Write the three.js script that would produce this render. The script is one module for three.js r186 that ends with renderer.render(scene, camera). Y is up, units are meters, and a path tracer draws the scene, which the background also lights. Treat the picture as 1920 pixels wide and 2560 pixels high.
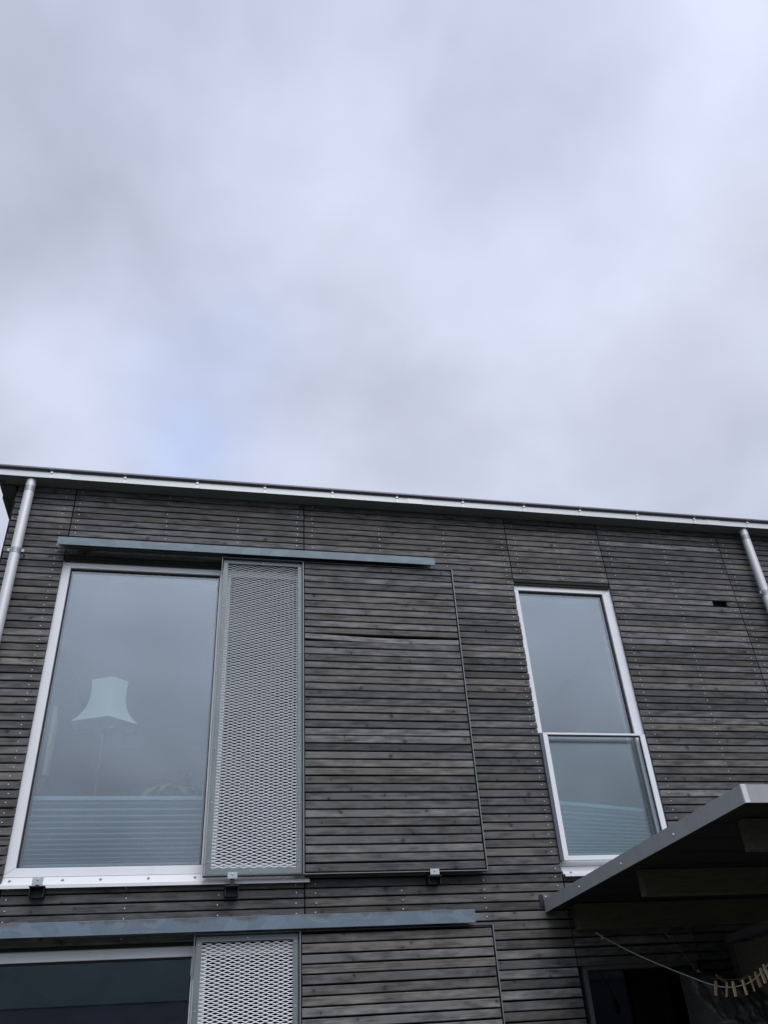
import * as THREE from 'three';
import { mergeGeometries } from 'three/addons/utils/BufferGeometryUtils.js';
import { ImprovedNoise } from 'three/addons/math/ImprovedNoise.js';

// ------------------------------------------------------------------ camera, sky, sun, exposure
const scene = new THREE.Scene();
const camera = new THREE.PerspectiveCamera(64.278, 768 / 1024, 0.05, 600);
{
  const right = new THREE.Vector3(0.977967, -0.057295, 0.200744);
  const up = new THREE.Vector3(-0.06687, 0.824957, 0.561226);
  const back = new THREE.Vector3(-0.197761, -0.562284, 0.802949);
  camera.quaternion.setFromRotationMatrix(new THREE.Matrix4().makeBasis(right, up, back));
  camera.position.set(0, 1.6, 5.86);                 // 5.86 m in front of the boarded facade (z = 0), at eye height
  camera.updateMatrixWorld();
}
const renderer = new THREE.WebGLRenderer({ antialias: true });
renderer.setSize(768, 1024);
renderer.toneMapping = THREE.LinearToneMapping;
renderer.toneMappingExposure = 1;
renderer.shadowMap.enabled = true;

const perlin = new ImprovedNoise();
const noise = (x, y, z = 0) => perlin.noise(x, y, z);
const fbm = (x, y, z, n) => { let s = 0, a = 0.5; for (let i = 0; i < n; i++) { s += a * noise(x, y, z); x = x * 2.03 + 7.1; y = y * 2.03 + 3.7; z = z * 2.03 + 1.3; a *= 0.5; } return s; };
const clamp = (v, a = 0, b = 1) => Math.min(b, Math.max(a, v));
const smooth = (a, b, v) => { const t = clamp((v - a) / (b - a)); return t * t * (3 - 2 * t); };
let seed = 20240611;
const rnd = () => { seed = (seed + 0x6d2b79f5) | 0; let t = Math.imul(seed ^ (seed >>> 15), 1 | seed); t = (t + Math.imul(t ^ (t >>> 7), 61 | t)) ^ t; return ((t ^ (t >>> 14)) >>> 0) / 4294967296; };
const rr = (a, b) => a + (b - a) * rnd();

const SUN = new THREE.Vector3(0.10, 0.76, 0.64).normalize();
// overcast: soft grey-lilac cloud, thinner bright places, a few bluish thinnings; brighter round the veiled sun
const CLOUDS = [ // direction, angular size, brighter or darker, bluer
  [-0.097, 0.842, -0.531, 0.131, 0.07, 0], [0.119, 0.849, -0.515, 0.119, 0.10, 0], [0.181, 0.822, -0.540, 0.074, 0.06, 0],
  [0.341, 0.733, -0.588, 0.131, 0.11, 0], [0.315, 0.696, -0.645, 0.091, 0.06, 0], [-0.177, 0.694, -0.698, 0.074, 0.13, 0],
  [-0.218, 0.650, -0.728, 0.097, 0.06, 0], [-0.229, 0.695, -0.682, 0.074, 0.03, 0], [0.484, 0.824, -0.295, 0.091, 0.14, 0],
  [0.459, 0.784, -0.417, 0.125, 0.07, 0], [0.447, 0.742, -0.500, 0.091, 0.06, 0], [0.049, 0.769, -0.637, 0.085, 0.04, 0],
  [-0.148, 0.611, -0.777, 0.102, 0.07, 0], [0.077, 0.613, -0.786, 0.085, 0.06, 0], [0.566, 0.631, -0.530, 0.045, 0.05, 0],
  [-0.136, 0.873, -0.469, 0.187, -0.10, 0.3], [-0.220, 0.808, -0.547, 0.136, -0.10, 0.2], [0.195, 0.894, -0.402, 0.148, -0.08, 0.3],
  [-0.166, 0.768, -0.618, 0.114, -0.10, 0], [0.248, 0.828, -0.503, 0.062, -0.08, 0], [0.504, 0.649, -0.571, 0.13, -0.035, -0.2],
  [0.215, 0.661, -0.719, 0.114, -0.06, 0], [0.460, 0.591, -0.663, 0.16, -0.045, -0.1], [0.059, 0.685, -0.726, 0.085, -0.04, 0],
  [0.540, 0.717, -0.442, 0.062, -0.06, -0.3], [0.338, 0.861, -0.380, 0.085, -0.03, 0.3], [-0.049, 0.670, -0.741, 0.097, -0.02, 1.4],
  [-0.039, 0.612, -0.790, 0.051, -0.03, 2.0], [0.032, 0.726, -0.687, 0.068, 0, 0.7],
];
{
  const W = 1024, H = 512, data = new Float32Array(W * H * 4);
  for (let j = 0; j < H; j++) {
    const el = ((j + 0.5) / H - 0.5) * Math.PI, y = Math.sin(el), c = Math.cos(el);
    for (let i = 0; i < W; i++) {
      const az = ((i + 0.5) / W - 0.5) * 2 * Math.PI, x = c * Math.cos(az), z = c * Math.sin(az), yy = Math.max(y, 0.02);
      const px = x / (yy + 0.35), pz = z / (yy + 0.35);
      const warp = fbm(px * 1.3 + 4, pz * 1.3, 2.2, 3);
      const k0 = 1 + 1.1 * (1 - smooth(0.15, 0.62, y)), wx = x + 0.10 * warp, wy = y + 0.08 * fbm(z * 3, x * 3, y * 3, 2), wz = z - 0.10 * warp;
      let l = 0.648 + k0 * (0.08 * fbm(px * 2.0 + warp * 1.2, pz * 2.6 + warp, 0.7, 5) + 0.10 * fbm(wx * 4.4 + 2, wy * 5.2, wz * 4.4, 5) + 0.075 * fbm(wx * 11 + 5, wy * 14, wz * 11, 5));
      let blue = 0.32 * fbm(px * 1.7 + 11, pz * 1.7 + 5, 5.5, 3);
      for (const [a, b, d, r, v, h] of CLOUDS) {
        const q = (1 - (x * a + y * b + z * d)) * 2 / (r * r);
        if (q < 9) { const g = Math.exp(-q * 0.9); l += 0.72 * v * g; blue += 0.7 * h * g; }
      }
      const s = Math.max(0, x * SUN.x + y * SUN.y + z * SUN.z);
      l *= 1 + 1.45 * s * s * s * s;
      l *= 0.42 + 0.58 * smooth(0.02, 0.56, y);
      blue = clamp(blue, -0.6, 2);
      const k = (j * W + i) * 4;
      data[k] = l * (0.938 - 0.055 * blue); data[k + 1] = l * (1.0 - 0.012 * blue); data[k + 2] = l * (1.235 + 0.08 * blue); data[k + 3] = 1;
      if (y < 0) { data[k] = 0.10; data[k + 1] = 0.11; data[k + 2] = 0.10; }
    }
  }
  const sky = new THREE.DataTexture(data, W, H, THREE.RGBAFormat, THREE.FloatType);
  sky.mapping = THREE.EquirectangularReflectionMapping; sky.magFilter = THREE.LinearFilter; sky.needsUpdate = true;
  scene.background = sky; scene.environment = sky;
}
const sun = new THREE.DirectionalLight(new THREE.Color(1, 0.985, 0.95), 1.5);
sun.position.copy(SUN).multiplyScalar(40).add(new THREE.Vector3(1, 2, 0)); sun.target.position.set(1, 2, 0);
sun.castShadow = true; sun.shadow.radius = 70; sun.shadow.mapSize.set(2048, 2048);
Object.assign(sun.shadow.camera, { left: -18, right: 18, top: 18, bottom: -18, near: 1, far: 120 });
scene.add(sun, sun.target);

// ------------------------------------------------------------------ naming
const used = {};
const numbered = (n) => { const k = used[n] = (used[n] ?? -1) + 1; return k ? `${n}_${String(k).padStart(3, '0')}` : n; };
const shade = (m) => { m.castShadow = true; m.receiveShadow = true; return m; };
function thing(name, label, category, [x, y, z] = [0, 0, 0], group) {
  const o = new THREE.Group(); o.name = numbered(name); o.position.set(x, y, z); scene.add(o);
  o.userData = { label, category }; if (group) o.userData.group = group;
  return o;
}
function part(name, geo, mat, parent, stuff) {
  const m = shade(new THREE.Mesh(Array.isArray(geo) ? mergeGeometries(geo) : geo, mat)); m.name = name; parent.add(m);
  if (stuff) m.userData.kind = 'stuff';
  return m;
}
function sub(name, parent) { const g = new THREE.Group(); g.name = name; parent.add(g); return g; }

// ------------------------------------------------------------------ geometry helpers (metres, uv in metres)
function finish(g) {          // non-indexed, flat normals, uv by the main axis, in metres
  g = g.index ? g.toNonIndexed() : g;
  for (const k of Object.keys(g.attributes)) if (k !== 'position') g.deleteAttribute(k);
  g.computeVertexNormals();
  const p = g.attributes.position, n = g.attributes.normal, uv = new Float32Array(p.count * 2);
  for (let i = 0; i < p.count; i++) {
    const ax = Math.abs(n.getX(i)), ay = Math.abs(n.getY(i)), az = Math.abs(n.getZ(i));
    uv[2 * i] = ax > ay && ax > az ? p.getZ(i) : p.getX(i); uv[2 * i + 1] = ay > ax && ay > az ? p.getZ(i) : p.getY(i);
  }
  g.setAttribute('uv', new THREE.BufferAttribute(uv, 2));
  return g;
}
function poly(faces) {        // list of convex polygons, each a list of [x, y, z]
  const a = [];
  for (const f of faces) for (let i = 1; i < f.length - 1; i++) a.push(...f[0], ...f[i], ...f[i + 1]);
  const g = new THREE.BufferGeometry(); g.setAttribute('position', new THREE.Float32BufferAttribute(a, 3));
  return finish(g);
}
function bx(x0, x1, y0, y1, z0, z1, b = 0) {   // box, its edges chamfered by b
  if (!b) { const g = new THREE.BoxGeometry(x1 - x0, y1 - y0, z1 - z0); g.translate((x0 + x1) / 2, (y0 + y1) / 2, (z0 + z1) / 2); return finish(g); }
  const s = new THREE.Shape(); s.moveTo(x0 + b, y0 + b); s.lineTo(x1 - b, y0 + b); s.lineTo(x1 - b, y1 - b); s.lineTo(x0 + b, y1 - b); s.closePath();
  const g = new THREE.ExtrudeGeometry(s, { depth: z1 - z0 - 2 * b, bevelEnabled: true, bevelThickness: b, bevelSize: b, bevelSegments: 1 });
  g.translate(0, 0, z0 + b);
  return finish(g);
}
function alongX(profile, x0, x1) {   // profile [[z, y], ...] swept along x
  const n = profile.length, f = [];
  for (let i = 0; i < n; i++) { const [z, y] = profile[i], [w, v] = profile[(i + 1) % n]; f.push([[x0, y, z], [x1, y, z], [x1, v, w], [x0, v, w]]); }
  const caps = THREE.ShapeUtils.triangulateShape(profile.map(([z, y]) => new THREE.Vector2(z, y)), []);
  for (const [a, b, c] of caps) for (const x of [x0, x1]) f.push([a, b, c].map((k) => [x, profile[k][1], profile[k][0]]));
  return poly(f);
}
function slab(pts, z0, z1, b = 0.002) {   // a polygon in the plane of the facade, given thickness and a small chamfer
  const s = new THREE.Shape(pts.map(([x, y]) => new THREE.Vector2(x, y)));
  const g = new THREE.ExtrudeGeometry(s, { depth: z1 - z0 - 2 * b, bevelEnabled: true, bevelThickness: b, bevelSize: b, bevelOffset: -b, bevelSegments: 1 });
  g.translate(0, 0, z0 + b);
  return finish(g);
}
function mitred(x0, x1, y0, y1, [wl, wr, wb, wt], z0, z1, seam = 0.0006) {   // four mitred bars round an opening
  const X0 = x0 + wl, X1 = x1 - wr, Y0 = y0 + wb, Y1 = y1 - wt, s = seam, out = [];
  out.push(slab([[x0, y0 + s], [X0, Y0 + s], [X0, Y1 - s], [x0, y1 - s]], z0, z1));
  out.push(slab([[x1, y0 + s], [x1, y1 - s], [X1, Y1 - s], [X1, Y0 + s]], z0, z1));
  if (wb) out.push(slab([[x0 + s, y0], [x1 - s, y0], [X1 - s, Y0], [X0 + s, Y0]], z0, z1));
  if (wt) out.push(slab([[x0 + s, y1], [X0 + s, Y1], [X1 - s, Y1], [x1 - s, y1]], z0, z1));
  return out;
}
function rod(pts, r, n = 8, seg = 0) {
  const c = pts.length > 2 ? new THREE.CatmullRomCurve3(pts.map((p) => new THREE.Vector3(...p))) : new THREE.LineCurve3(new THREE.Vector3(...pts[0]), new THREE.Vector3(...pts[1]));
  const t = new THREE.TubeGeometry(c, seg || (pts.length > 2 ? pts.length * 6 : 1), r, n, false); const nrm = t.toNonIndexed();
  return nrm;
}
function cyl(r0, r1, h, n, x, y, z, axis = 'y') {
  const g = new THREE.CylinderGeometry(r0, r1, h, n); if (axis === 'z') g.rotateX(Math.PI / 2); if (axis === 'x') g.rotateZ(Math.PI / 2);
  g.translate(x, y, z); return g.toNonIndexed();
}
function screwHeads(list, r = 0.0055, h = 0.003, n = 7) {   // flat domes facing +z
  return list.map(([x, y, z]) => cyl(r * 0.62, r, h, n, x, y, z + h / 2, 'z'));
}

// ------------------------------------------------------------------ textures
function colorTexture(w, h, f, rx, ry) {
  const d = new Uint8Array(w * h * 4), o = [0, 0, 0];
  const enc = (v) => { v = clamp(v); return 255 * (v <= 0.0031308 ? 12.92 * v : 1.055 * Math.pow(v, 1 / 2.4) - 0.055); };
  for (let j = 0; j < h; j++) for (let i = 0; i < w; i++) { f(i, j, o); const k = (j * w + i) * 4; d[k] = enc(o[0]); d[k + 1] = enc(o[1]); d[k + 2] = enc(o[2]); d[k + 3] = 255; }
  const t = new THREE.DataTexture(d, w, h); t.colorSpace = THREE.SRGBColorSpace; t.wrapS = t.wrapT = THREE.RepeatWrapping; t.magFilter = t.minFilter = THREE.LinearFilter;
  if (rx) t.repeat.set(1 / rx, 1 / ry);
  t.needsUpdate = true; return t;
}
function greyTexture(w, h, f, rx, ry) {
  const t = colorTexture(w, h, (i, j, o) => { o[0] = o[1] = o[2] = f(i, j); }, rx, ry); t.colorSpace = THREE.NoColorSpace; return t;
}
// weathered boards: 24 strips of one board face each, 2.2 m long
const STRIPS = 24, SH = 40, WW = 2048, WLEN = 2.2;
const knots = [];
for (let s = 0; s < STRIPS; s++) { const n = 2 + Math.floor(rnd() * 3); for (let k = 0; k < n; k++) knots.push({ s, x: rnd() * WW, y: rr(5, SH - 5), r: 4.5 + 13 * rnd() * rnd(), q: rnd(), lean: rr(-0.5, 0.5) }); }
const stripTone = Array.from({ length: STRIPS }, () => [rr(0.80, 1.18), rr(-1, 1), rnd()]);
const woodValue = new Float32Array(WW * SH * STRIPS);
const woodMap = colorTexture(WW, SH * STRIPS, (i, j, o) => {
  const s = Math.floor(j / SH), y = j - s * SH, off = s * 37.7, [tone, warm, rough] = stripTone[s];
  let dy = 0, dark = 0, light = 0;
  for (const k of knots) if (k.s === s) {
    let dx = i - k.x; if (dx > WW / 2) dx -= WW; if (dx < -WW / 2) dx += WW;
    dx += k.lean * (y - k.y);
    const asp = k.q < 0.3 ? 0.35 : 1.2, e = Math.sqrt((dx * dx) / (k.r * k.r * asp) + ((y - k.y) * (y - k.y)) / (k.r * k.r * (k.q < 0.3 ? 2.2 : 0.8))), wob = e * (1 + 0.45 * noise(i * 0.13, y * 0.16, off));
    dy += (y > k.y ? -1 : 1) * k.r * 0.8 * Math.exp(-((dx * dx) / (k.r * k.r * 9)) - Math.abs(y - k.y) / (k.r * 2));
    dark += 0.80 * Math.exp(-Math.pow(wob / (0.62 + 0.5 * k.q), 2)) * (0.75 + 0.5 * Math.abs(noise(i * 0.35, y * 0.5, off + 70))) + 0.26 * Math.exp(-((dx * dx) / (k.r * k.r * 7)) - Math.pow((y - k.y) / (k.r * 1.5), 2));
    if (k.q > 0.55) light += 0.55 * Math.exp(-Math.pow((wob - 1.25) / 0.22, 2)) * (dx > 0 ? 1 : 0.25);
  }
  const edge = Math.min(i, WW - i) / 160;     // the strip closes on itself
  const m = edge < 1 ? smooth(0, 1, edge) : 1;
  const Y = y + dy;
  let g = 0.62 * noise(i / 90, Y / 2.1, off) + 0.42 * noise(i / 34, Y / 1.1, off + 9) + 0.25 * noise(i / 300, Y / 4.5, off + 3);
  g += rough * 0.35 * noise(i / 14, Y / 1.3, off + 21);
  const cath = Math.sin((Y / SH) * 17 + 6 * noise(i / 420, Y / 60, off + 5) + i * 0.002) * 0.10 * rough;
  const blotch = noise(i / 160, y / 34, off + 13) + 0.6 * noise(i / 60, y / 20, off + 17);
  let v = tone * (1 + m * (0.48 * g + cath * 1.5 + 0.62 * blotch));
  const crack = noise(i / 260, Y / 1.4, off + 31); if (crack > 0.52) v *= 1 - 1.8 * (crack - 0.52);
  const fleck = noise(i / 9, Y / 1.2, off + 41); if (fleck > 0.55) v *= 1 + 1.4 * (fleck - 0.55);
  v *= 1 - clamp(dark, 0, 0.78); v *= 1 + 0.7 * light;
  v *= 0.86 + 0.14 * smooth(0, 4, Math.min(y, SH - 1 - y));
  const w = 0.5 + 0.5 * clamp(warm + 0.9 * noise(i / 200, y / 30, off + 51), -1, 1);
  woodValue[j * WW + i] = clamp(v * 0.5);
  v *= 0.096;
  o[0] = v * (0.955 + 0.085 * w); o[1] = v * (0.962 + 0.004 * w); o[2] = v * (0.965 - 0.085 * w);
});
woodMap.wrapT = THREE.ClampToEdgeWrapping;
const woodBump = greyTexture(WW, SH * STRIPS, (i, j) => woodValue[j * WW + i]); woodBump.wrapT = THREE.ClampToEdgeWrapping;
const zincMap = colorTexture(512, 512, (i, j, o) => {
  const v = 1 + 0.16 * fbm(i / 60, j / 60, 3, 4) + 0.12 * Math.abs(noise(i / 17, j / 17, 8)) + 0.10 * noise(i / 150, j / 150, 4), b = fbm(i / 120 + 9, j / 120, 1, 3);
  o[0] = 0.295 * v * (1 - 0.07 * b); o[1] = 0.325 * v; o[2] = 0.338 * v * (1 + 0.09 * b);
}, 0.9, 0.9);
// galvanised rail, rained on: chalky runs and dark washes that start at the top edge
const railMap = (wet) => colorTexture(1024, 256, (i, j, o) => {
  const u = i / 1024, v = j / 256, t = u * Math.PI * 2, cx = Math.cos(t) * 3, cz = Math.sin(t) * 3;
  let a = 1 + 0.16 * fbm(cx * 1.5, v * 1.6, cz * 1.5 + wet * 9, 4) + 0.07 * noise(cx * 9, v * 6, cz * 9);
  a *= 1 + 0.16 * smooth(0.12, 0.17, noise(cx * 1.1 + 3, v * 0.8, cz * 1.1));
  const wash = wet * smooth(0.0, 0.30, 0.62 * fbm(cx * 0.9 + 5, v * 0.5, cz * 0.9, 4) + 0.10 * noise(cx * 6, v * 0.7, cz * 6) + 0.75 * (v - 0.70));
  a *= 1 - 0.42 * wash;
  o[0] = 0.130 * a * (1 + 0.30 * wash); o[1] = 0.172 * a * (1 + 0.02 * wash); o[2] = (0.196 + 0.016 * wet) * a * (1 - 0.18 * wash);
}, 2.7, 0.084);
const railUp = railMap(0), railLow = railMap(1);
railUp.offset.y = -((5.105 / 0.084) % 1); railLow.offset.y = -((2.357 / 0.084) % 1);
const frameMap = colorTexture(512, 512, (i, j, o) => {
  const v = 0.98 + 0.05 * fbm(i / 90, j / 40, 2, 4) - 0.10 * Math.max(0, noise(i / 30, j / 140, 6) - 0.25);
  o[0] = 0.80 * v; o[1] = 0.80 * v; o[2] = 0.815 * v;
}, 1.3, 1.3);
const algaeShadeMap = colorTexture(512, 128, (i, j, o) => {  // greenish algae, darkened further in colour for the shade under the boards
  const v = 0.55 + 0.9 * Math.abs(fbm(i / 40, j / 14, 7, 4)) + 0.3 * noise(i / 160, j / 60, 2);
  o[0] = 0.024 * v; o[1] = 0.030 * v; o[2] = 0.020 * v;
}, 1.1, 0.2);
const fasciaMap = colorTexture(512, 128, (i, j, o) => {
  const v = 1 + 0.10 * fbm(i / 60, j / 50, 4, 4) - 0.16 * Math.max(0, noise(i / 12, j / 160, 6) - 0.1) + 0.05 * noise(i / 3, j / 3, 2);
  o[0] = 0.33 * v; o[1] = 0.345 * v; o[2] = 0.355 * v;
}, 1.1, 0.3);
const plainWood = (r, g, b, k = 1) => colorTexture(512, 128, (i, j, o) => {
  const v = 1 + k * (0.30 * noise(i / 60, j / 3, 5) + 0.2 * noise(i / 160, j / 10, 8) + 0.2 * fbm(i / 40, j / 20, 2, 3));
  o[0] = r * v; o[1] = g * v; o[2] = b * v;
}, 1.0, 0.25);
const tarpBump = greyTexture(512, 512, (i, j) => 0.5 + 0.8 * fbm(i / 40, j / 28, 3, 5), 0.8, 0.8);

// ------------------------------------------------------------------ materials
const std = (c, roughness = 0.6, metalness = 0, more = {}) => new THREE.MeshStandardMaterial({ color: new THREE.Color().setRGB(...c), roughness, metalness, ...more });
const M = {
  wood: std([1, 1, 1], 0.82, 0, { map: woodMap, bumpMap: woodBump, bumpScale: 0.0012, vertexColors: true }),
  zinc: std([1, 1, 1], 0.46, 0.55, { map: zincMap }),
  zincBright: std([1.5, 1.5, 1.5], 0.42, 0.5, { map: zincMap }),
  gutter: std([0.66, 0.69, 0.69], 0.45, 0.12),
  gutterShaded: std([0.16, 0.175, 0.175], 0.7, 0.1),  // same gutter metal, underside shade put into a darker colour
  clip: std([0.70, 0.72, 0.72], 0.5, 0.2),
  hook: std([0.16, 0.16, 0.17], 0.5, 0.4),
  bead: std([0.085, 0.085, 0.10], 0.35, 0.5),
  pipe: std([0.60, 0.61, 0.615], 0.52, 0.35),
  rail: std([1, 1, 1], 0.55, 0.2, { map: railUp }),
  railWet: std([1, 1, 1], 0.5, 0.2, { map: railLow }),
  steelFlange: std([0.62, 0.64, 0.64], 0.55, 0.4, { map: zincMap }),
  angle: std([0.10, 0.11, 0.125], 0.5, 0.5),
  mesh: std([0.70, 0.72, 0.745], 0.42, 0.08),
  white: std([0.97, 1, 1], 0.42, 0, { map: frameMap }),
  sill: std([0.62, 0.63, 0.635], 0.4, 0.05),
  gasket: std([0.012, 0.012, 0.014], 0.6),
  spacer: std([0.10, 0.105, 0.11], 0.5, 0.3),
  membrane: std([0.008, 0.008, 0.009], 0.95),
  lintel: std([1, 1, 1], 0.9, 0, { map: algaeShadeMap }),
  screw: std([0.66, 0.66, 0.66], 0.4, 0.25),
  bolt: std([0.30, 0.31, 0.33], 0.4, 0.7),
  black: std([0.012, 0.013, 0.016], 0.5, 0.2),
  soffit: std([0.09, 0.095, 0.095], 0.8),
  roof: std([0.07, 0.07, 0.075], 0.6, 0.2),
  plaster: std([0.62, 0.60, 0.57], 0.95),
  reveal: std([0.86, 0.82, 0.74], 0.9),
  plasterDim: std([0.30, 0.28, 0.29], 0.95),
  floorWood: std([0.22, 0.15, 0.09], 0.6),
  fascia: std([1, 1, 1], 0.5, 0.1, { map: fasciaMap }),
  porchWood: std([1, 1, 1], 0.85, 0, { map: plainWood(0.092, 0.082, 0.064) }),
  porchDeck: std([1, 1, 1], 0.95, 0, { map: plainWood(0.012, 0.012, 0.012, 0.6) }),  // timber colour taken near black to carry the shade below the porch roof
  doorFrame: std([0.085, 0.09, 0.095], 0.5, 0.1),
  glass: new THREE.MeshPhysicalMaterial({ color: new THREE.Color().setRGB(0.90, 0.95, 0.96), transmission: 1, thickness: 0, roughness: 0, metalness: 0, ior: 1.86 }),
  railGlass: new THREE.MeshPhysicalMaterial({ color: new THREE.Color().setRGB(0.95, 0.985, 0.98), transmission: 1, thickness: 0, roughness: 0, metalness: 0, ior: 1.5 }),
  ventGlass: new THREE.MeshPhysicalMaterial({ color: new THREE.Color().setRGB(0.6, 0.63, 0.68), transmission: 1, thickness: 0, roughness: 0, metalness: 0, ior: 1.5 }),
  doorGlass: new THREE.MeshPhysicalMaterial({ color: new THREE.Color().setRGB(0.10, 0.11, 0.12), transmission: 1, thickness: 0, roughness: 0, metalness: 0, ior: 1.5 }),
  blind: new THREE.MeshPhysicalMaterial({ color: new THREE.Color().setRGB(0.28, 0.34, 0.43), roughness: 0.95, transmission: 0.3, thickness: 0, side: THREE.DoubleSide }),
  shade: new THREE.MeshPhysicalMaterial({ color: new THREE.Color().setRGB(0.94, 0.91, 0.82), roughness: 1, transmission: 0.35, thickness: 0, side: THREE.DoubleSide }),
};

// ------------------------------------------------------------------ ground
{
  const groundMap = colorTexture(512, 512, (i, j, o) => {
    const v = 0.9 + 0.9 * fbm(i / 30, j / 30, 1, 5), g = fbm(i / 90, j / 90, 6, 3);
    o[0] = (0.078 - 0.02 * g) * v; o[1] = (0.082 + 0.01 * g) * v; o[2] = (0.058 - 0.015 * g) * v;
  }, 3, 3);
  const g = new THREE.PlaneGeometry(800, 800); g.rotateX(-Math.PI / 2);
  const m = part('ground', finish(g), std([1, 1, 1], 1, 0, { map: groundMap }), scene); m.userData.kind = 'structure';
}

// ------------------------------------------------------------------ the house
const house = thing('timber_house', 'dark weathered timber house with horizontal boards, sliding shutters and long metal gutter', 'house');
const WX0 = -1.626, WX1 = 9.2, WTOP = 5.7225, PITCH = 0.058776, ROW0 = 5.2572;   // gap k lies at ROW0 - k * PITCH
const WIN_TOP = ROW0 - 3 * PITCH, DOOR_TOP = 2.115;

// structural wall behind the boards, with openings  [x0, x1, y0, y1]
const OPEN = [[-1.205, 0.752, 2.70, 5.05], [2.522, 3.500, 2.70, 5.05], [-2.6, 0.752, 0.10, 2.320], [2.600, 3.470, 0.05, 2.117]];
{
  const xs = [...new Set([WX0 + 0.02, WX1, ...OPEN.flatMap((o) => [o[0], o[1]])])].filter((x) => x >= WX0 + 0.02).sort((a, b) => a - b), gs = [], inner = [];
  for (let i = 0; i + 1 < xs.length; i++) {
    const xm = (xs[i] + xs[i + 1]) / 2, cuts = OPEN.filter((o) => xm > o[0] && xm < o[1]).sort((a, b) => a[2] - b[2]);
    let y = 0;
    for (const c of [...cuts, [0, 0, 5.70, 5.70]]) {
      if (c[2] > y) { gs.push(bx(xs[i], xs[i + 1], y, c[2], -0.20, -0.05)); inner.push(bx(xs[i], xs[i + 1], y, c[2], -0.32, -0.2001)); }
      y = c[3];
    }
  }
  part('wall', gs, M.membrane, house);
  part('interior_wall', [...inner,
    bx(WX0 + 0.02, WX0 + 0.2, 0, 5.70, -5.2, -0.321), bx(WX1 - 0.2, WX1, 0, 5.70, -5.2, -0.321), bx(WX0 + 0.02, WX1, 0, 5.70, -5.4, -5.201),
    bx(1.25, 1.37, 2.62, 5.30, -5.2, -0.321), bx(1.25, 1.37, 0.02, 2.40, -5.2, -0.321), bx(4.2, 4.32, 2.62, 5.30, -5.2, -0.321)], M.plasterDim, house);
  part('interior_ceiling', [bx(WX0 + 0.2, WX1 - 0.2, 5.302, 5.42, -5.2, -0.321), bx(WX0 + 0.2, WX1 - 0.2, 2.402, 2.50, -5.2, -0.321)], M.plaster, house);
  part('interior_floor', [bx(WX0 + 0.2, WX1 - 0.2, 2.503, 2.60, -5.2, -0.321), bx(WX0 + 0.2, WX1 - 0.2, 0.004, 0.02, -5.2, -0.321)], M.floorWood, house);
}

// boards -------------------------------------------------------------
function plankGeo(x0, x1, yc, h, zf, t, o = {}) {
  const b = 0.0032, n = o.bow ? 10 : 3, prof = [[-h / 2, -t], [-h / 2, -b], [-h / 2 + b, 0], [h / 2 - b, 0], [h / 2, -b], [h / 2, -t]];
  const s = o.strip ?? Math.floor(rnd() * STRIPS), u0 = rnd() * WLEN, tone = o.tone ?? (rnd() < 0.14 ? rr(1.25, 1.6) : rr(0.64, 1.24)), warm = rr(-1, 1) * 0.018;
  const yl = rr(-0.0010, 0.0010), yr = rr(-0.0010, 0.0010), zl = rr(-0.0020, 0.0012), zr = rr(-0.0020, 0.0012), cup = rr(-0.0012, 0.0012), flip = rnd() < 0.5;
  const P = [], C = [], U = [];
  const at = (k, f) => {
    const u = k / n, [py, pz] = prof[f], wob = Math.sin(u * Math.PI) * (o.bow ?? cup) + (o.bow ? Math.sin(u * 9) * 0.0012 : 0);
    return [x0 + (x1 - x0) * u, yc + py + yl + (yr - yl) * u + wob + (o.tilt ?? 0) * (u - 0.5), zf + pz + zl + (zr - zl) * u];
  };
  const uvOf = (p, f) => { let v = clamp((prof[f][0] + h / 2) / h, 0.03, 0.97); if (flip) v = 1 - v; return [(p[0] - x0 + u0) / WLEN, (s + v) / STRIPS]; };
  const tri = (a, fa, b2, fb, c, fc) => { for (const [p, f] of [[a, fa], [b2, fb], [c, fc]]) { P.push(...p); U.push(...uvOf(p, f)); const k = tone; C.push(k * (1 + warm), k, k * (1 - warm)); } };
  for (let k = 0; k < n; k++) for (let f = 0; f < 6; f++) {
    const g = (f + 1) % 6, a = at(k, f), b2 = at(k + 1, f), c = at(k + 1, g), d = at(k, g);
    tri(a, f, b2, f, c, g); tri(a, f, c, g, d, g);
  }
  for (const k of [0, n]) for (let f = 1; f < 5; f++) tri(at(k, 0), 0, at(k, f), f, at(k, f + 1), f + 1);
  const g = new THREE.BufferGeometry();
  g.setAttribute('position', new THREE.Float32BufferAttribute(P, 3)); g.setAttribute('uv', new THREE.Float32BufferAttribute(U, 2)); g.setAttribute('color', new THREE.Float32BufferAttribute(C, 3));
  g.computeVertexNormals();
  return g;
}
const probe = new THREE.Vector3();
const seen = (x, y, z) => { probe.set(x, y, z).project(camera); return Math.abs(probe.x) < 1.0 && Math.abs(probe.y) < 1.0; };
const inView = (x0, x1, y, z) => { for (let i = 0; i <= 8; i++) if (seen(x0 + (x1 - x0) * i / 8, y, z)) return true; return false; };
const J = [WX0, -1.170, 0.724, 2.567, 3.481, 4.738, 6.45, WX1];   // butt joints of the boards
const STUDS = [[-1.575, -1.243], [-1.125, -0.42, 0.163, 0.665], [0.797, 1.386, 1.97, 2.515], [2.643, 3.035, 3.425], [3.563, 4.13, 4.682], [4.80, 5.4, 6.0, 6.39], [6.5, 7.2, 7.9, 8.6, 9.14]];
const heads = [], hidden = [];
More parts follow.
